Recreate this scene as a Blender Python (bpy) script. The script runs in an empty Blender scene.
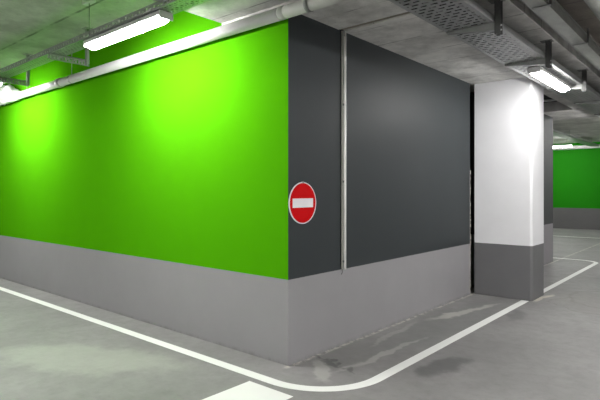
import bpy, bmesh, math, random
from mathutils import Vector, Matrix
random.seed(7)
S = bpy.context.scene
C = S.collection
PI = math.pi

# ---------------------------------------------------------------- camera, world, exposure
FWD = Vector((-0.652, 0.758, 0)).normalized()
cam_d = bpy.data.cameras.new('camera')
cam = bpy.data.objects.new('camera', cam_d)
C.objects.link(cam)
cam.location = (3.08, -3.415, 1.6)
cam.rotation_euler = (PI/2, 0, math.atan2(-FWD.x, FWD.y))
cam_d.sensor_width = 36
cam_d.lens = 502.7/600*36
cam_d.shift_y = -9/600
cam_d.clip_start = 0.05
S.camera = cam
S.view_settings.view_transform = 'Standard'
S.view_settings.look = 'None'
S.view_settings.gamma = 1
S.view_settings.exposure = 0.48
w = bpy.data.worlds.new('world'); S.world = w; w.use_nodes = True
w.node_tree.nodes['Background'].inputs[0].default_value = (0.8, 0.85, 0.9, 1)
w.node_tree.nodes['Background'].inputs[1].default_value = 0.05
LAMP_WALL = 118.0      # row along the green wall, set brighter for stronger hot spots
LAMP_AISLE = 52.0
LAMP = 90.0           # emission strength of the tube diffusers

# ---------------------------------------------------------------- materials
class NT:
    def __init__(s, name):
        s.m = bpy.data.materials.new(name); s.m.use_nodes = True
        s.t = s.m.node_tree; s.b = s.t.nodes['Principled BSDF']
        s.tc = None
    def n(s, typ, **kw):
        nd = s.t.nodes.new(typ)
        for k, v in kw.items(): setattr(nd, k, v)
        return nd
    def l(s, a, b): s.t.links.new(a, b)
    def pos(s):
        if s.tc is None: s.tc = s.n('ShaderNodeNewGeometry')
        return s.tc.outputs['Position']
    def sep(s):
        x = s.n('ShaderNodeSeparateXYZ'); s.l(s.pos(), x.inputs[0]); return x.outputs
    def val(s, inp, v):
        if hasattr(v, 'is_linked') or hasattr(v, 'links'): s.l(v, inp)
        else: inp.default_value = v
    def math(s, op, a, b=0.0, c=0.0, clamp=False):
        nd = s.n('ShaderNodeMath', operation=op); nd.use_clamp = clamp
        s.val(nd.inputs[0], a); s.val(nd.inputs[1], b); s.val(nd.inputs[2], c)
        return nd.outputs[0]
    def mix(s, f, a, b):
        nd = s.n('ShaderNodeMix', data_type='RGBA')
        s.val(nd.inputs[0], f)
        for i, v in ((6, a), (7, b)):
            if isinstance(v, tuple): nd.inputs[i].default_value = (v[0], v[1], v[2], 1)
            else: s.l(v, nd.inputs[i])
        return nd.outputs[2]
    def noise(s, scale, detail=4, rough=0.55, stretch=(1, 1, 1), off=(0, 0, 0)):
        mp = s.n('ShaderNodeMapping'); mp.inputs['Scale'].default_value = stretch
        mp.inputs['Location'].default_value = off
        s.l(s.pos(), mp.inputs[0])
        nd = s.n('ShaderNodeTexNoise'); nd.inputs['Scale'].default_value = scale
        nd.inputs['Detail'].default_value = detail; nd.inputs['Roughness'].default_value = rough
        s.l(mp.outputs[0], nd.inputs['Vector']); return nd.outputs[0]
    def ramp(s, f, lo, hi):
        nd = s.n('ShaderNodeMapRange', interpolation_type='SMOOTHSTEP')
        s.val(nd.inputs[0], f); s.val(nd.inputs[1], lo); s.val(nd.inputs[2], hi); return nd.outputs[0]
    def bump(s, h, strength=0.2, dist=0.01):
        nd = s.n('ShaderNodeBump'); nd.inputs['Strength'].default_value = strength
        nd.inputs['Distance'].default_value = dist
        s.l(h, nd.inputs['Height']); s.l(nd.outputs[0], s.b.inputs['Normal'])
    def col(s, c):
        if isinstance(c, tuple): s.b.inputs['Base Color'].default_value = (c[0], c[1], c[2], 1)
        else: s.l(c, s.b.inputs['Base Color'])
    def rough(s, r): s.val(s.b.inputs['Roughness'], r)
    def metal(s, r): s.b.inputs['Metallic'].default_value = r

def mul(c, k): return tuple(x*k for x in c)

def plain(name, c, rough=0.5, metal=0.0, var=0.12, scale=8, stretch=(1, 1, 1), spec=0.5):
    t = NT(name); f = t.noise(scale, 5, 0.6, stretch)
    t.col(t.mix(f, mul(c, 1-var), mul(c, 1+var))); t.rough(rough); t.metal(metal); t.b.inputs['Specular IOR Level'].default_value = spec
    return t.m

def paint(name, upper, lower, h, rough=0.5, spec=0.5):
    """two tone wall paint, the lower band ends at height h"""
    t = NT(name); z = t.sep()[2]
    wob = t.math('MULTIPLY', t.math('SUBTRACT', t.noise(9, 2), 0.5), 0.004)
    f = t.math('GREATER_THAN', t.math('ADD', z, wob), h)
    fine = t.noise(3, 6, 0.6)
    up = t.mix(fine, mul(upper, 0.95), mul(upper, 1.05))
    lo = t.mix(t.noise(2.2, 6, 0.65, off=(3, 1, 0)), mul(lower, 0.92), mul(lower, 1.07))
    # dirt scuffed along the foot of the wall
    foot = t.math('MULTIPLY', t.ramp(z, 0.05, 0.0), t.ramp(t.noise(5, 6, 0.75, (1, 1, 0.4)), 0.35, 0.65))
    lo = t.mix(t.math('MULTIPLY', foot, 0.35), lo, (0.10, 0.095, 0.085))
    t.col(t.mix(f, lo, up)); t.rough(rough)
    t.b.inputs['Specular IOR Level'].default_value = spec
    t.bump(t.noise(90, 3, 0.6), 0.06, 0.004)
    return t.m

def concrete(name, c, joints=None, var=0.25):
    t = NT(name)
    a = t.noise(2.0, 8, 0.68); b = t.noise(14, 5, 0.65, off=(5, 2, 1))
    k = t.mix(t.ramp(a, 0.3, 0.7), mul(c, 1-var), mul(c, 1+var*0.5))
    k = t.mix(t.math('MULTIPLY', t.ramp(b, 0.62, 0.75), 0.45), k, mul(c, 0.45))
    vo = t.n('ShaderNodeTexVoronoi'); vo.inputs['Scale'].default_value = 9; t.l(t.pos(), vo.inputs['Vector'])
    k = t.mix(t.math('MULTIPLY', t.ramp(vo.outputs[0], 0.09, 0.03), 0.6), k, mul(c, 0.3))
    if joints:
        y = t.sep()[1]
        u = t.math('ADD', y, t.math('MULTIPLY', t.math('SUBTRACT', t.noise(3, 2), 0.5), 0.02))
        fr = t.math('ABSOLUTE', t.math('SUBTRACT', t.math('FRACT', t.math('DIVIDE', t.math('ADD', u, 20-joints[1]), joints[0])), 0.5))
        jw = joints[2] if len(joints) > 2 else 1
        g = t.ramp(fr, 0.5-0.011*jw/joints[0], 0.5-0.004*jw/joints[0])
        g = t.math('MULTIPLY', g, t.ramp(t.noise(2.5, 3), 0.35, 0.6))
        k = t.mix(t.math('MULTIPLY', g, 0.75), k, mul(c, 0.22))
    t.col(k); t.rough(0.85)
    t.bump(t.noise(30, 6, 0.7), 0.35, 0.01)
    return t.m

def floor_mat():
    t = NT('floor_concrete')
    c = (0.222, 0.218, 0.216)
    a = t.noise(0.9, 8, 0.66); b = t.noise(7, 9, 0.78, (1, 1, 1), (2, 2, 0)); st = t.noise(2.2, 7, 0.7, (1, 3.5, 1), (1, 7, 0))
    k = t.mix(t.ramp(a, 0.3, 0.7), mul(c, 0.82), mul(c, 1.12))
    k = t.mix(t.math('MULTIPLY', t.ramp(b, 0.42, 0.7), 0.40), k, mul(c, 0.66))
    k = t.mix(t.math('MULTIPLY', t.ramp(st, 0.55, 0.78), 0.35), k, mul(c, 1.4))
    sx = t.sep()
    n1 = t.math('MULTIPLY', t.math('SUBTRACT', t.noise(6, 5, 0.65), 0.5), 0.9)
    wx = t.math('ADD', sx[0], t.math('MULTIPLY', t.math('SUBTRACT', t.noise(1.6, 4, 0.55, (1, 1, 1), (4, 9, 0)), 0.5), 0.45))
    wy = t.math('ADD', sx[1], t.math('MULTIPLY', t.math('SUBTRACT', t.noise(2.1, 4, 0.6, (1, 1, 1), (11, 3, 0)), 0.5), 0.5))
    def blob(cx, cy, rx, ry, rot, soft=0.35):
        dx = t.math('SUBTRACT', wx, cx); dy = t.math('SUBTRACT', wy, cy)
        ca, sa = math.cos(rot), math.sin(rot)
        u = t.math('ADD', t.math('MULTIPLY', dx, ca/rx), t.math('MULTIPLY', dy, sa/rx))
        v = t.math('ADD', t.math('MULTIPLY', dx, -sa/ry), t.math('MULTIPLY', dy, ca/ry))
        d = t.math('SQRT', t.math('ADD', t.math('MULTIPLY', u, u), t.math('MULTIPLY', v, v)))
        return d, t.ramp(t.math('ADD', d, n1), 1+soft, 1-soft)
    # oil and water stains, cement smears
    for (cx, cy, rx, ry, rot, colr, am) in (
            (1.06, 0.92, 0.13, 0.36, 0.0, (0.10, 0.10, 0.10), 0.85),
            (0.98, 3.3, 0.10, 0.3, 0.1, (0.12, 0.12, 0.12), 0.7),
            (0.45, 2.4, 0.32, 1.5, 0.0, (0.16, 0.165, 0.16), 0.6),
            (0.25, 0.62, 0.22, 0.55, 0.1, (0.17, 0.17, 0.165), 0.5),
            (0.25, 0.33, 0.33, 0.022, -0.15, (0.06, 0.06, 0.06), 0.7),
            (0.50, 0.9, 0.045, 0.65, -0.12, (0.42, 0.41, 0.39), 0.5),
            (0.33, 0.10, 0.07, 0.30, 0.7, (0.42, 0.41, 0.39), 0.5),
            (0.93, 4.62, 0.05, 0.30, 0.0, (0.50, 0.46, 0.40), 0.9),
            (0.18, 1.6, 0.05, 0.5, 0.1, (0.40, 0.39, 0.37), 0.4),
            (0.40, 3.1, 0.07, 0.7, -0.25, (0.48, 0.47, 0.43), 0.55),
            (1.6, 4.8, 0.5, 0.8, 0.5, (0.20, 0.19, 0.18), 0.5),
            (-1.6, -1.1, 0.9, 0.35, 0.5, (0.36, 0.375, 0.33), 0.5)):
        d, m = blob(cx, cy, rx, ry, rot)
        k = t.mix(t.math('MULTIPLY', m, am), k, colr)
    # faint ring marks of tyres
    for (cx, cy, r) in ((1.65, 4.6, 0.55), (2.0, 5.2, 0.8)):
        d, m = blob(cx, cy, r, r, 0)
        ring = t.ramp(t.math('ABSOLUTE', t.math('SUBTRACT', d, 1.0)), 0.045, 0.015)
        k = t.mix(t.math('MULTIPLY', ring, 0.4), k, (0.13, 0.12, 0.11))
    # cement residue along the foot of the dark wall and the pillar
    e = t.math('ABSOLUTE', t.math('SUBTRACT', sx[0], 0.015))
    res = t.math('MULTIPLY', t.ramp(e, 0.045, 0.01), t.ramp(t.noise(11, 5, 0.7), 0.42, 0.6))
    res = t.math('MULTIPLY', res, t.ramp(sx[1], -0.1, 0.0))
    k = t.mix(t.math('MULTIPLY', res, 0.8), k, (0.52, 0.49, 0.44))
    for_scratch = t.ramp(t.noise(3.0, 9, 0.8, (5, 1.2, 1), (6, 1, 0)), 0.60, 0.72)
    k = t.mix(t.math('MULTIPLY', for_scratch, 0.35), k, mul(c, 1.5))
    spk = t.ramp(t.noise(38, 4, 0.8), 0.60, 0.75)
    k = t.mix(t.math('MULTIPLY', spk, 0.35), k, mul(c, 0.6))
    # strip between the green wall and the line is smoother and darker
    t.col(k)
    t.rough(t.math('ADD', 0.42, t.math('MULTIPLY', b, 0.25)))
    t.bump(t.noise(40, 5, 0.7), 0.12, 0.005)
    return t.m

def emis(name, c, s):
    t = NT(name); t.col((0.85, 0.85, 0.85)); t.rough(0.35)
    t.b.inputs['Emission Color'].default_value = (*c, 1)
    t.b.inputs['Emission Strength'].default_value = s
    return t.m

def line_mat():
    t = NT('road_paint')
    f = t.ramp(t.noise(16, 7, 0.75), 0.62, 0.78)
    t.col(t.mix(t.math('MULTIPLY', f, 0.45), (0.78, 0.79, 0.77), (0.42, 0.42, 0.40))); t.rough(0.5)
    return t.m

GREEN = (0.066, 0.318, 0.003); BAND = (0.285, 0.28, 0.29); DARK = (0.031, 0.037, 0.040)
BH = 0.786
M = {}
M['wall_green'] = paint('green_wall_paint', GREEN, BAND, BH, 0.8, 0.0)
M['wall_dark'] = paint('dark_wall_paint', DARK, BAND, BH, 0.5, 0.27)
M['wall_dark2'] = paint('grey_wall_paint', (0.048, 0.048, 0.053), (0.23, 0.22, 0.235), 0.87, 0.6, 0.2)
M['pillar'] = paint('pillar_paint', (0.78, 0.78, 0.805), (0.155, 0.155, 0.16), 0.80, 0.6, 0.2)
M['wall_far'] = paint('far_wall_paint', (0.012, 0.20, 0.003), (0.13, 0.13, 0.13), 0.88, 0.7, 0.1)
M['wall_white'] = paint('white_wall_paint', (0.8, 0.8, 0.8), (0.4, 0.4, 0.4), BH, 0.6)
M['floor'] = floor_mat()
M['ceiling'] = concrete('ceiling_concrete', (0.60, 0.61, 0.56), (1.2, -1.15, 2.2), 0.3)
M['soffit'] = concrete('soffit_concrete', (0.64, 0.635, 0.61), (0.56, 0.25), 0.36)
M['soffit_shaded'] = concrete('aisle_concrete_shaded', (0.17, 0.15, 0.13), (0.56, 0.25))  # concrete darkened to brown, the weak aisle light put into its colour
M['joint'] = plain('joint_shade_black', (0.012, 0.012, 0.012), 0.9)  # joint filler, also the dark put into the shaded ceiling recess
M['joint_brown'] = plain('joint_brown', (0.27, 0.25, 0.20), 0.9, 0, 0.3, 10)
M['foam'] = plain('foam_strip', (0.50, 0.46, 0.42), 0.9, 0, 0.4, 40)
M['galv'] = plain('galvanised_steel', (0.42, 0.43, 0.43), 0.45, 0.6, 0.2, 12)
M['galv_dull'] = plain('dull_steel', (0.26, 0.27, 0.26), 0.55, 0.5, 0.25, 12)
M['tray2'] = plain('grey_sheet_steel', (0.30, 0.31, 0.29), 0.5, 0.4, 0.5, 9, (1, .4, 1))
M['darksteel'] = plain('dark_steel', (0.10, 0.10, 0.10), 0.5, 0.5, 0.2, 12)
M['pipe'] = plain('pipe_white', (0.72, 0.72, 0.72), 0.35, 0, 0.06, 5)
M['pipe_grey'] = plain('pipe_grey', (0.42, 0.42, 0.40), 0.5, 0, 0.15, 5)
M['housing'] = plain('lamp_housing', (0.60, 0.60, 0.60), 0.45)
M['tube'] = emis('lamp_diffuser', (1.0, 0.985, 0.96), LAMP)
M['tube_wall'] = emis('lamp_diffuser_bright', (1.0, 0.985, 0.96), LAMP_WALL)
M['tube_aisle'] = emis('lamp_diffuser_aisle', (1.0, 0.985, 0.96), LAMP_AISLE)
M['line'] = line_mat()
M['red'] = plain('sign_red', (0.55, 0.001, 0.003), 0.6, 0, 0.04, spec=0.08)
M['signwhite'] = plain('sign_white', (0.78, 0.78, 0.80), 0.35, 0, 0.04)
M['conduit'] = plain('conduit_white', (0.93, 0.92, 0.89), 0.25, 0, 0.05)
M['strip'] = plain('strip_grey', (0.30, 0.30, 0.27), 0.6, 0, 0.1)
M['cable'] = plain('cable_black', (0.03, 0.03, 0.03), 0.5)
M['cable_g'] = plain('cable_grey', (0.35, 0.35, 0.34), 0.5)

# ---------------------------------------------------------------- mesh helpers
class MB:
    def __init__(s): s.bm = bmesh.new()
    def box(s, x0, x1, y0, y1, z0, z1):
        v = [s.bm.verts.new(p) for p in ((x0, y0, z0), (x1, y0, z0), (x1, y1, z0), (x0, y1, z0),
                                         (x0, y0, z1), (x1, y0, z1), (x1, y1, z1), (x0, y1, z1))]
        for f in ((3, 2, 1, 0), (4, 5, 6, 7), (0, 1, 5, 4), (1, 2, 6, 5), (2, 3, 7, 6), (3, 0, 4, 7)):
            s.bm.faces.new([v[i] for i in f])
        return s
    def prism(s, pts, a0, a1, axis='z'):
        """extrude a polygon; pts are the two other coordinates"""
        def mk(p, a):
            return {'z': (p[0], p[1], a), 'x': (a, p[0], p[1]), 'y': (p[0], a, p[1])}[axis]
        lo = [s.bm.verts.new(mk(p, a0)) for p in pts]; hi = [s.bm.verts.new(mk(p, a1)) for p in pts]
        n = len(pts); fs = [s.bm.faces.new(lo), s.bm.faces.new(hi[::-1])]
        for i in range(n):
            fs.append(s.bm.faces.new((lo[i], hi[i], hi[(i+1) % n], lo[(i+1) % n])))
        return s
    def tube(s, path, r, n=16, caps=True):
        path = [Vector(p) for p in path]; rings = []
        for i, p in enumerate(path):
            d = (path[min(i+1, len(path)-1)] - path[max(i-1, 0)]).normalized()
            a = Vector((0, 0, 1)) if abs(d.z) < 0.9 else Vector((1, 0, 0))
            u = d.cross(a).normalized(); v = u.cross(d)
            rr = r[i] if isinstance(r, (list, tuple)) else r
            rings.append([s.bm.verts.new(p + rr*(math.cos(2*PI*k/n)*u + math.sin(2*PI*k/n)*v)) for k in range(n)])
        for a, b in zip(rings, rings[1:]):
            for k in range(n):
                f = s.bm.faces.new((a[k], a[(k+1) % n], b[(k+1) % n], b[k])); f.smooth = True
        if caps:
            s.bm.faces.new(rings[0][::-1]); s.bm.faces.new(rings[-1])
        return s
    def build(s, name, mat, parent=None, bevel=0, loc=(0, 0, 0)):
        bmesh.ops.recalc_face_normals(s.bm, faces=s.bm.faces[:])
        me = bpy.data.meshes.new(name); s.bm.to_mesh(me); s.bm.free()
        me.materials.append(mat)
        o = bpy.data.objects.new(name, me); C.objects.link(o); o.location = loc
        if parent: o.parent = parent
        if bevel:
            b = o.modifiers.new('bevel', 'BEVEL'); b.width = bevel; b.segments = 2; b.limit_method = 'ANGLE'
        return o

def tag(o, label, cat, group=None):
    o['label'] = label; o['category'] = cat
    if group: o['group'] = group
    return o
def thing(name, label, cat, loc=(0, 0, 0), rz=0, group=None):
    o = bpy.data.objects.new(name, None); C.objects.link(o)
    o.location = loc; o.rotation_euler = (0, 0, rz); o.empty_display_size = 0.1
    return tag(o, label, cat, group)
def struct(o): o['kind'] = 'structure'; return o
def dup(root, loc, rz=None, label=None):
    r = root.copy(); C.objects.link(r); r.location = loc
    if rz is not None: r.rotation_euler = (0, 0, rz)
    if label: r['label'] = label
    for ch in list(root.children):
        c = ch.copy(); C.objects.link(c); c.parent = r
        for g in list(ch.children):
            d = g.copy(); C.objects.link(d); d.parent = c
    return r

# ---------------------------------------------------------------- setting
ZC = 3.62      # upper ceiling
ZS = 3.264     # dropped soffit
X0, X1, Y0, Y1 = -14.0, 9.0, -9.0, 20.2
struct(MB().box(X0-.3, X1+.3, Y0-.3, Y1+.3, -0.3, 0).build('floor', M['floor']))
struct(MB().box(X0-.3, X1+.3, Y0-.3, Y1+.3, ZC, ZC+0.3).build('ceiling', M['ceiling']))
struct(MB().prism([(X0, 0), (0, 0), (-.2, .2), (X0, .2)], 0, ZC).build('wall_front', M['wall_green']))
b = MB(); b.prism([(0, 0), (0, 0.805), (-.2, 0.805), (-.2, .2)], 0, ZC); b.prism([(0, 0.835), (0, 4.20), (-.2, 4.2), (-.2, 0.835)], 0, ZC); b.box(-.2, 0, .805, .835, 0, BH)
struct(b.build('wall_side', M['wall_dark']))
struct(MB().box(-.6, 0, 4.9, 8.95, 0, ZC).build('wall_aisle', M['wall_dark2']))
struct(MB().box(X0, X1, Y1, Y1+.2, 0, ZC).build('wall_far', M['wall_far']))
struct(MB().box(X1, X1+.2, Y0, Y1, 0, ZC).build('wall_right', M['wall_white']))
struct(MB().box(X0-.2, X0, Y0, Y1, 0, ZC).build('wall_left', M['wall_white']))
struct(MB().box(X0, X1, Y0-.2, Y0, 0, ZC).build('wall_back', M['wall_white']))
# expansion joints in the wall: a filler set back between the two wall leaves
struct(MB().box(-.2, -0.012, 0.805, 0.835, BH, ZS).build('trim_1', M['joint']))
struct(MB().box(-.2, -0.05, 4.20, 4.29, 0, ZS).build('trim_2', M['joint']))
# dropped soffit: slabs with an open expansion joint at y = .85 and a slot at x = 1.6
YJ0, YJ1 = 0.775, 0.865
ZF = 3.32      # soffit in front of the green wall
struct(MB().box(-.89, 1.6, -3.2, -.03, ZF, ZC).build('ceiling', M['soffit']))
struct(MB().box(-.89, 1.6, -.03, YJ0, ZS, ZC).build('ceiling', M['soffit']))
struct(MB().box(-.89, 1.6, YJ1, 5.2, ZS, ZC).build('ceiling', M['soffit']))
struct(MB().box(-.89, 1.6, YJ0, YJ1, ZS+.018, ZC).build('trim_3', M['joint_brown']))
struct(MB().box(.62, 1.6, 5.2, 8.0, ZS, ZC).build('ceiling', M['soffit']))
struct(MB().box(-.89, 7.5, 8.0, 9.5, ZS, ZC).build('ceiling', M['soffit']))
struct(MB().box(1.72, 7.5, -3.2, 8.0, ZS, ZC).build('ceiling', M['soffit_shaded']))

struct(MB().box(0, .62, 5.2, 8.0, 3.46, ZC).build('ceiling', M['joint']))   # black sheet standing in for the shade in the recess behind the pillar

# ---------------------------------------------------------------- pillar
t = thing('pillar', 'square white concrete pillar with dark grey painted foot at the end of the dark wall', 'pillar', (.458, 4.6, 0))
o = MB().prism([(-.425, -.31), (.395, -.31), (.425, -.28), (.425, .28), (.395, .31), (-.425, .31)], 0, ZS).build('shaft', M['pillar'], t, 0.004)

# ragged foam filler showing beside the black joint
bm = MB(); z = 0.0
while z < 1.86:
    h = random.uniform(.015, .06); wd = random.uniform(.004, .030)
    bm.box(-.045, -.001 + random.uniform(0, .004), 4.203, 4.203+wd, z, z+h)
    z += h
tag(bm.build('joint_filler', M['foam']), 'ragged pale foam filler squeezed out of the black joint beside the white pillar', 'joint filler')

# ---------------------------------------------------------------- painted floor lines
def ribbon(path, wd, name, label, group=None):
    m = MB(); L, R = [], []
    P = [Vector(p) for p in path]
    for i, p in enumerate(P):
        d = (P[min(i+1, len(P)-1)] - P[max(i-1, 0)]).normalized(); n = Vector((-d.y, d.x))
        a, c = p + n*wd/2, p - n*wd/2
        L.append([m.bm.verts.new((a.x, a.y, z)) for z in (0, .002)]); R.append([m.bm.verts.new((c.x, c.y, z)) for z in (0, .002)])
    for i in range(len(P)-1):
        m.bm.faces.new((L[i][1], R[i][1], R[i+1][1], L[i+1][1]))
        m.bm.faces.new((L[i][0], L[i][1], L[i+1][1], L[i+1][0]))
        m.bm.faces.new((R[i][0], R[i+1][0], R[i+1][1], R[i][1]))
    m.bm.faces.new((L[0][0], R[0][0], R[0][1], L[0][1])); m.bm.faces.new((L[-1][0], L[-1][1], R[-1][1], R[-1][0]))
    return tag(m.build(name, M['line']), label, 'painted line', group)
def arc(cx, cy, r, a0, a1, n=20):
    return [(cx+r*math.cos(a0+(a1-a0)*i/n), cy+r*math.sin(a0+(a1-a0)*i/n)) for i in range(n+1)]
R_ = .62
ribbon([(-13.5, -.365)] + arc(.79-R_, -.365+R_, R_, -PI/2, 0) + [(.79, 4.286)], .10, 'floor_line',
       'long white floor line following the green wall and curving round the corner to the pillar')
ribbon([(.79, 4.915)] + arc(.40, 9.28, .39, 0, PI/2, 12) + [(-6, 9.67)], .09, 'floor_line',
       'white floor line running on behind the white pillar and turning left round the far grey wall')
ribbon([(-8, 16.1), (8.5, 16.1)], .11, 'floor_line', 'farthest white floor line, straight across the floor before the distant green wall')
m = MB().box(0.0, .49, -4.2, -.485, 0, .002)
tag(m.build('floor_stripe', M['line']), 'broad white stripe on the floor at the bottom edge, below the corner', 'painted stripe')

# ---------------------------------------------------------------- no entry sign
t = thing('no_entry_sign', 'round red no entry sign with a white bar on the dark wall', 'sign', (0, .197, 1.487))
def disc(r0, r1, x0, x1, n=64):
    m = MB()
    if r0 == 0:
        m.prism([(r1*math.cos(2*PI*k/n), r1*math.sin(2*PI*k/n)) for k in range(n)], x0, x1, 'x')
    else:
        for k in range(n):
            a, c = 2*PI*k/n, 2*PI*(k+1)/n
            m.prism([(r0*math.cos(a), r0*math.sin(a)), (r1*math.cos(a), r1*math.sin(a)),
                     (r1*math.cos(c), r1*math.sin(c)), (r0*math.cos(c), r0*math.sin(c))], x0, x1, 'x')
    return m
disc(0, .190, .004, .010).build('disc', M['red'], t)
disc(.188, .197, .003, .012).build('rim', M['signwhite'], t)
MB().box(.010, .012, -.148, .148, -.043, .043).build('bar', M['signwhite'], t)
MB().box(.0, .013, -.012, .012, .186, .202).build('clip', M['strip'], t)
MB().box(.0, .004, -.10, .10, -.10, .10).build('mounting_plate', M['strip'], t)

# ---------------------------------------------------------------- conduit
t = thing('conduit', 'thin white conduit running down the dark wall beside the no entry sign', 'conduit', (0, .853, .787))
MB().tube([(.020, .007, 0), (.020, .007, 2.477)], .0150, 18).build('tube', M['conduit'], t)
MB().box(.0, .010, -.030, -.010, -.01, 2.477).build('cover_strip', M['strip'], t)
MB().box(.0, .028, -.012, .020, 2.42, 2.477).build('top_bracket', M['galv'], t)
for z in (.07, .9, 1.7):
    MB().box(.0, .020, -.020, -.008, z, z+.022).build('clamp', M['darksteel'], t)
MB().tube([(.010, -.018, 0), (.014, -.028, -.03), (.012, -.045, -.05)], .003, 6).build('cable_tail', M['cable'], t)

# ---------------------------------------------------------------- pipe over the green wall
PY, PZ, PR = -.085, 3.203, .058
t = thing('pipe', 'white pipe running along the top of the green wall', 'pipe', (0, PY, PZ))
MB().tube([(-13.9, 0, 0), (-.03, 0, 0)], PR, 24).build('barrel', M['pipe'], t)
for x in (-4.48, -9.0):
    MB().tube([(x-.05, 0, 0), (x-.045, 0, 0), (x+.045, 0, 0), (x+.05, 0, 0)], [PR, PR+.010, PR+.010, PR], 24).build('collar', M['pipe_grey'], t)
m = MB().tube([(-.028, 0, 0), (-.02, 0, 0), (.04, 0, 0), (.05, 0, 0)], [PR-.01, PR+.002, PR+.002, PR-.01], 24)
m.build('end_collar', M['pipe_grey'], t)
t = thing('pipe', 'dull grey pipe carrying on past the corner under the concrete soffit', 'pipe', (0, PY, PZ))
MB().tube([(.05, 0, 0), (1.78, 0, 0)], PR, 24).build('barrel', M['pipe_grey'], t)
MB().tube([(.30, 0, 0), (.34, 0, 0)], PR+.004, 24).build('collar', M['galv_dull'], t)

# pipe hangers
def pipe_hanger(x, label):
    t = thing('pipe_hanger', label, 'pipe hanger', (x, PY, PZ), 0, None)
    m = MB(); n = 20
    for k in range(n):
        a, c = 2*PI*k/n, 2*PI*(k+1)/n
        r0, r1 = PR+.0005, PR+.005
        m.prism([(r0*math.cos(a), r0*math.sin(a)), (r1*math.cos(a), r1*math.sin(a)), (r1*math.cos(c), r1*math.sin(c)), (r0*math.cos(c), r0*math.sin(c))], -.014, .014, 'x')
    m.build('ring', M['galv'], t)
    MB().tube([(0, 0, PR), (0, 0, ZC-PZ)], .005, 8).build('rod', M['galv'], t)
    return t
pipe_hanger(-4.1, 'thin pipe hanger rod to the right of the pipe collar')
pipe_hanger(-5.69, 'thin pipe hanger rod to the left of the pipe collar, nearer the left edge')

# crumpled white wrapping where the pipe leaves the frame on the left
m = MB(); n, rg = 26, 30; rings = []
random.seed(3)
for i in range(rg+1):
    x = -.50 + 1.0*i/rg; env = math.sin(PI*min(max(i/rg, 0.02), .98))**.5
    ring = []
    for k in range(n):
        a = 2*PI*k/n
        r = .062 + env*(.085 + .026*math.sin(3*a+i*.7) + random.uniform(-.016, .016))
        ring.append(m.bm.verts.new((x, -r*math.cos(a)*1.0 - .03*env, r*math.sin(a) + .09*env)))
        if ring[-1].co.y > .075: ring[-1].co.y = .075
    rings.append(ring)
for a_, b_ in zip(rings, rings[1:]):
    for k in range(n): m.bm.faces.new((a_[k], a_[(k+1) % n], b_[(k+1) % n], b_[k]))
m.bm.faces.new(rings[0][::-1]); m.bm.faces.new(rings[-1])
tag(m.build('pipe_wrapping', M['pipe'], None, 0, (-6.62, PY, PZ)), 'crumpled white wrapping round the pipe at the left edge', 'pipe wrapping')

# ---------------------------------------------------------------- batten lights
def make_light(label, length=1.40, tube='tube'):
    t = thing('batten_light', label, 'light')
    h = length/2
    prof = [(-.082, -.008), (-.078, .030), (-.060, .042), (.060, .042), (.078, .030), (.082, -.008)]
    MB().prism(prof, -h, h, 'x').build('housing', M['housing'], t, .003)
    m = MB(); n = 12; rings = []
    xs = [(-h, .30), (-h+.012, .62), (-h+.035, .86), (-h+.07, 1), (h-.07, 1), (h-.035, .86), (h-.012, .62), (h, .30)]
    for x, k in xs:
        rings.append([m.bm.verts.new((x, .060*(.55+.45*k)*math.cos(PI+PI*i/n), -.008 + .052*k*math.sin(PI+PI*i/n))) for i in range(n+1)])
    for a_, b_ in zip(rings, rings[1:]):
        for i in range(n): m.bm.faces.new((a_[i], a_[i+1], b_[i+1], b_[i])).smooth = True
    for r in (rings[0], rings[-1]): m.bm.faces.new(r)
    for a_, b_ in zip(rings, rings[1:]): m.bm.faces.new((a_[0], b_[0], b_[-1], a_[-1]))
    m.build('diffuser', M[tube], t)
    for s in (-1, 1):
        MB().box(min(s*h, s*(h+.012)), max(s*h, s*(h+.012)), -.072, .072, -.030, .040).build('end_cap', M['housing'], t, .004)
        MB().box(s*h*.55-.012, s*h*.55+.012, -.088, .088, -.004, .010).build('clip', M['galv'], t)
    return t
LZ = 3.183; LY = -.757
L0 = make_light('long glowing batten light under the cable tray in front of the green wall', tube='tube_wall'); L0.location = (-1.51, LY, LZ)
dup(L0, (-5.60, LY, LZ), None, 'batten light at the left edge, the next one along the green wall')
dup(L0, (-9.75, LY, LZ), None, 'batten light farthest left on the green wall tray')
AZ = 3.031
L1 = make_light('glowing batten light under the perforated tray beside the white pillar', tube='tube_aisle'); L1.location = (1.30, 3.62, AZ); L1.rotation_euler = (0, 0, PI/2)
L2 = make_light('added batten light on the ceiling behind the viewer, nearest on the right'); L2.location = (5.2, -4.5, 3.578)  # unseen fill light, added to brighten the view; template for later copies
dup(L1, (1.27, 8.55, AZ), PI/2, 'small far batten light under the perforated tray at the right edge')
for x, lb in ((-2.35, 'distant batten light before the far green wall beside the grey wall end'), (3.4, 'distant batten light before the far green wall further right')):
    q = dup(L2, (x, 18.3, 3.38), 0, lb)
    for sx_ in (-.5, .5): MB().tube([(sx_, 0, .042), (sx_, 0, ZC-3.38)], .006, 8).build('rod', M['galv'], q)
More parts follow.
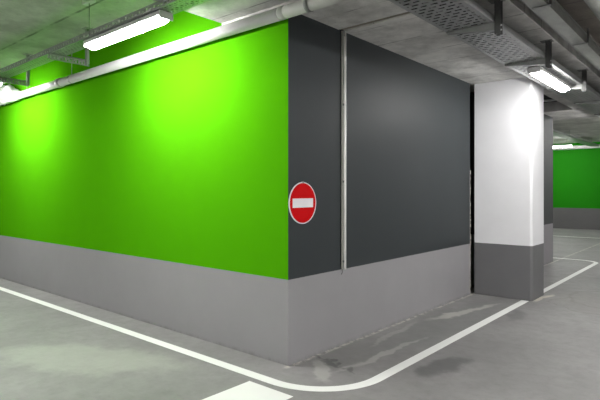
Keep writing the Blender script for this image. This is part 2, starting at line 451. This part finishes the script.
# unseen fill lights, added outside the frame to raise the ambient level
for x, y, z, r, lb in (
        (-4.5, -6.0, 3.5, 0, 'added batten light on the ceiling behind the viewer, opposite the green wall'),
        (0.8, -4.6, 3.5, 0, 'added batten light on the ceiling just behind the viewer'),
        (3.0, -7.8, 3.5, 0, 'added batten light by the back wall on the right'),
        (7.0, -7.0, 3.5, 0, 'added batten light in the back right corner'),
        (4.2, 0.2, 3.15, PI/2, 'added batten light over the driving aisle to the right of the viewer'),
        (4.2, 2.9, 3.15, PI/2, 'added batten light over the driving aisle, right of the pillar light'),
        (7.8, 2.5, 3.5, PI/2, 'added batten light by the right wall'),
        (6.6, -1.2, 3.5, 0, 'added batten light right of the viewer towards the right wall'),
        (4.6, 10.8, 3.15, PI/2, 'added batten light over the aisle beyond the ceiling beam'),
        (1.2, 13.0, 3.5, 0, 'added batten light over the far bays in the middle'),
        (-3.5, 13.0, 3.5, 0, 'added batten light over the far bays behind the grey wall end'),
        (6.5, 13.5, 3.5, 0, 'added batten light over the far bays on the right')):
    dup(L2, (x, y, (ZS if 1.72 < x < 7.5 and -3.2 < y < 8 else ZC) - .042), r, lb)

# ---------------------------------------------------------------- perforated tray along the green wall
def slotted(m, axis, a0, a1, b0, b1, c0, c1, period, slot, nweb, webw):
    """sheet of bars and webs leaving real slots; a = along, b = across, c = thickness"""
    def bx(p0, p1, q0, q1):
        if axis == 'x': m.box(p0, p1, q0, q1, c0, c1)
        elif axis == 'y': m.box(q0, q1, p0, p1, c0, c1)
        elif axis == 'xv': m.box(p0, p1, c0, c1, q0, q1)
        elif axis == 'yv': m.box(c0, c1, p0, p1, q0, q1)
    n = int((a1-a0)/period); cell = (b1-b0)/nweb
    for i in range(n):
        p = a0 + i*period
        bx(p, p+period-slot, b0, b1)
        sh = (i % 2)*cell*.5
        bx(p+period-slot, p+period, b0, b0+webw)
        bx(p+period-slot, p+period, b1-webw, b1)
        for j in range(nweb):
            q = b0 + sh + j*cell
            lo, hi = max(q, b0), min(q+webw, b1)
            if hi - lo > .001 and lo > b0: bx(p+period-slot, p+period, lo, hi)
    bx(a0+n*period, a1, b0, b1)
TZ = 3.227
t = thing('cable_tray', 'perforated grey cable tray hung above the batten light along the green wall', 'cable tray', (0, 0, 0))
m = MB(); slotted(m, 'x', -13.5, 1.9, -.845, -.665, TZ, TZ+.002, .036, .018, 3, .018)
m.build('tray_bed', M['galv'], t)
for y in (-.85, -.665):
    m = MB(); slotted(m, 'xv', -13.5, 1.9, TZ, TZ+.058, y, y+.003, .06, .030, 1, .016)
    m.box(-13.5, 1.9, y, y+.012, TZ+.058, TZ+.061)
    m.build('side_rail', M['galv_dull'], t)
for i, (y, r) in enumerate(((-.80, .010), (-.765, .014), (-.72, .009))):
    pts = [(x*.5, y+.006*math.sin(x*1.3+i), TZ+.003+r+.004*abs(math.sin(x*.9+2*i))) for x in range(-26, 4)]
    tag(MB().tube(pts, r, 8).build('cable', M['cable' if i != 1 else 'cable_g']),
        ('black cable at the outer side of the green wall tray', 'thick grey cable in the middle of the green wall tray', 'thin black cable at the wall side of the green wall tray')[i], 'cable')

# cantilever brackets under that tray
def wall_bracket(label):
    t = thing('tray_bracket', label, 'bracket')
    m = MB(); slotted(m, 'yv', -.87, -.38, 3.095, 3.160, -.020, -.017, .04, .012, 1, .014)
    m.box(-.020, .02, -.87, -.38, 3.160, 3.163); slotted(m, 'y', -.87, -.38, -.02, .02, 3.092, 3.095, .04, .018, 1, .012)
    m.build('arm', M['galv_dull'], t)
    m = MB(); m.box(-.020, .020, -.42, -.417, 3.09, ZC-.062); m.box(-.020, -.017, -.417, -.385, 3.11, ZC-.062); m.box(.017, .020, -.417, -.385, 3.11, ZC-.062)
    m.build('post', M['galv_dull'], t)
    m = MB(); m.box(-.05, .05, -.45, -.35, ZC-.070, ZC-.062); m.build('ceiling_plate', M['galv'], t)
    return t
# keep the arm clear below the tray bed
wb = wall_bracket('perforated bracket under the green wall tray left of the glowing batten light'); wb.location = (-3.0, 0, .062)
for x, lb in ((-4.82, 'perforated bracket under the tray above the pipe wrapping at the left edge'), (-7.8, 'perforated bracket farthest left under the green wall tray')):
    dup(wb, (x, 0, .062), None, lb)

# threaded rod with ceiling clip
t = thing('hanger_rod', 'thin rod with a pale ceiling clip holding the tray above the batten light', 'hanger rod', (-2.03, -.862, TZ))
MB().tube([(0, 0, 0), (0, 0, ZC-TZ-.05)], .004, 8).build('rod', M['galv_dull'], t)
m = MB(); m.box(-.09, .09, -.03, .03, ZC-TZ-.055, ZC-TZ-.05); m.box(-.09, -.085, -.03, .03, ZC-TZ-.05, ZC-TZ); m.box(.085, .09, -.03, .03, ZC-TZ-.05, ZC-TZ)
m.build('ceiling_clip', M['signwhite'], t)
MB().box(-.008, .012, -.008, .012, -.004, .02).build('nut', M['galv'], t)

# ---------------------------------------------------------------- perforated tray beside the pillar
T1 = 3.075
t = thing('cable_tray', 'wide perforated cable tray hung along the soffit above the pillar light', 'cable tray')
m = MB(); slotted(m, 'y', -3.1, 15.9, 1.065, 1.50, T1, T1+.002, .064, .026, 5, .030)
m.build('tray_bed', M['galv'], t)
for x in (1.06, 1.497):
    m = MB(); m.box(x, x+.003, -3.1, 15.9, T1, T1+.062); m.box(min(x, x+.003-.0), x+.012 if x < 1.2 else x+.003, -3.1, 15.9, T1+.060, T1+.062)
    m.build('side_rail', M['galv'], t)
for i in range(9):
    x = 1.098 + i*.046; r = (.019, .015, .021)[i % 3]
    pts = [(x+.003*math.sin(y*1.1+i*2), y*.6-3, T1+.003+r+.003*abs(math.sin(y+i))) for y in range(0, 31)]
    tag(MB().tube(pts, r, 8).build('cable', M['cable' if i % 4 != 3 else 'cable_g']),
        'cable lying in the wide perforated tray above the pillar light', 'cable', 'cables in the wide perforated tray')

def aisle_bracket(label):
    t = thing('tray_hanger', label, 'hanger')
    m = MB()
    m.box(1.512, 1.516, -.030, .030, 2.965, ZS)
    m.box(1.512, 1.562, -.030, -.026, 2.965, ZS); m.box(1.512, 1.562, .026, .030, 2.965, ZS)
    m.build('post', M['darksteel'], t)
    m = MB()
    # tapering channel arm: deep at the post, thin at the tip, two webs and a bottom flange
    for y0, y1 in ((-.024, -.020), (.020, .024)):
        m.prism([(1.07, T1-.016), (1.07, T1-.002), (1.53, T1-.002), (1.53, T1-.075)], y0, y1, 'y')
    m.prism([(1.07, T1-.018), (1.07, T1-.015), (1.53, T1-.074), (1.53, T1-.077)], -.024, .024, 'y')
    m.build('arm', M['galv_dull'], t)
    MB().box(1.46, 1.58, -.05, .05, ZS-.006, ZS).build('ceiling_plate', M['galv_dull'], t)
    for z in (3.0, 3.04):
        MB().tube([(1.50, 0, z), (1.565, 0, z)], .007, 8).build('bolt', M['galv'], t)
    return t
hl = ['post and tapering arm nearest the viewer under the wide perforated tray', 'post and tapering arm at the near end of the pillar light',
      'post at the far end of the pillar light, third from the viewer', 'fourth tray hanger along the aisle, beyond the pillar light',
      'fifth tray hanger, far along the perforated tray at the right edge', 'hanger over the viewer on the perforated tray']
ab = aisle_bracket(hl[0]); ab.location = (0, 1.03, 0)
for y, lb in ((2.6, hl[1]), (4.37, hl[2]), (5.95, hl[3]), (7.6, hl[4]), (-.6, hl[5])):
    dup(ab, (0, y, 0), None, lb)

# ---------------------------------------------------------------- solid tray and pipe over the aisle
t = thing('cable_tray', 'solid grey steel cable tray running overhead at the upper right', 'cable tray')
T2 = 3.12
m = MB(); m.box(1.81, 1.937, -3.1, 15.9, T2, T2+.002); m.build('tray_bed', M['tray2'], t)
m = MB(); m.box(1.806, 1.81, -3.1, 15.9, T2-.004, T2+.085); m.build('side_rail', M['galv'], t)
m = MB(); m.box(1.937, 1.94, -3.1, 15.9, T2, T2+.085); m.box(1.937, 1.953, -3.1, 15.9, T2+.085, T2+.089)
m.build('side_rail', M['tray2'], t)
def rod2(label):
    t = thing('tray_hanger', label, 'hanger')
    MB().box(1.955, 1.967, -.018, .018, T2-.005, ZS).build('post', M['darksteel'], t)
    MB().box(1.82, 1.967, -.018, .018, T2-.012, T2-.005).build('arm', M['galv_dull'], t)
    return t
r2 = rod2('small strap hanger nearest the viewer on the solid grey tray'); r2.location = (0, 1.01, 0)
for y, lb in ((2.40, 'small strap hanger on the solid grey tray at the right edge'), (3.8, 'strap hanger of the solid grey tray just outside the right edge'), (5.3, 'strap hanger of the solid grey tray far along the aisle')):
    dup(r2, (0, y, 0), None, lb)
tag(MB().tube([(2.215, -3.1, 3.17), (2.215, 15.9, 3.17)], .055, 20).build('pipe', M['tray2']),
    'grey steel pipe at the top right corner, right of the solid tray', 'pipe')

# ---------------------------------------------------------------- behind the pillar and far bay
for (y, z, r, lb) in ((5.6, 3.30, .018, 'nearer thin pale pipe crossing the dark ceiling recess behind the pillar'), (6.9, 3.32, .018, 'farther thin pale pipe crossing the dark ceiling recess behind the pillar')):
    tag(MB().tube([(-.6, y, z), (.62, y, z)], r, 12).build('pipe', M['pipe']), lb, 'pipe')
tag(MB().tube([(-9, 20.0, 3.42), (8.9, 20.0, 3.42)], .07, 16).build('pipe', M['pipe']), 'distant white pipe along the top of the far green wall', 'pipe')
t = thing('cable_tray', 'distant grey cable tray leading to the far green wall', 'cable tray')
MB().box(-1.3, -1.0, 10.0, 19.8, 3.40, 3.405).build('tray_bed', M['galv'], t)
for x in (-1.3, -1.003): MB().box(x, x+.003, 10.0, 19.8, 3.40, 3.46).build('side_rail', M['galv'], t)
for y in (11.5, 15.0, 18.5):
    for x in (-1.29, -1.01): MB().tube([(x, y, 3.46), (x, y, ZC)], .006, 8).build('rod', M['galv'], t)
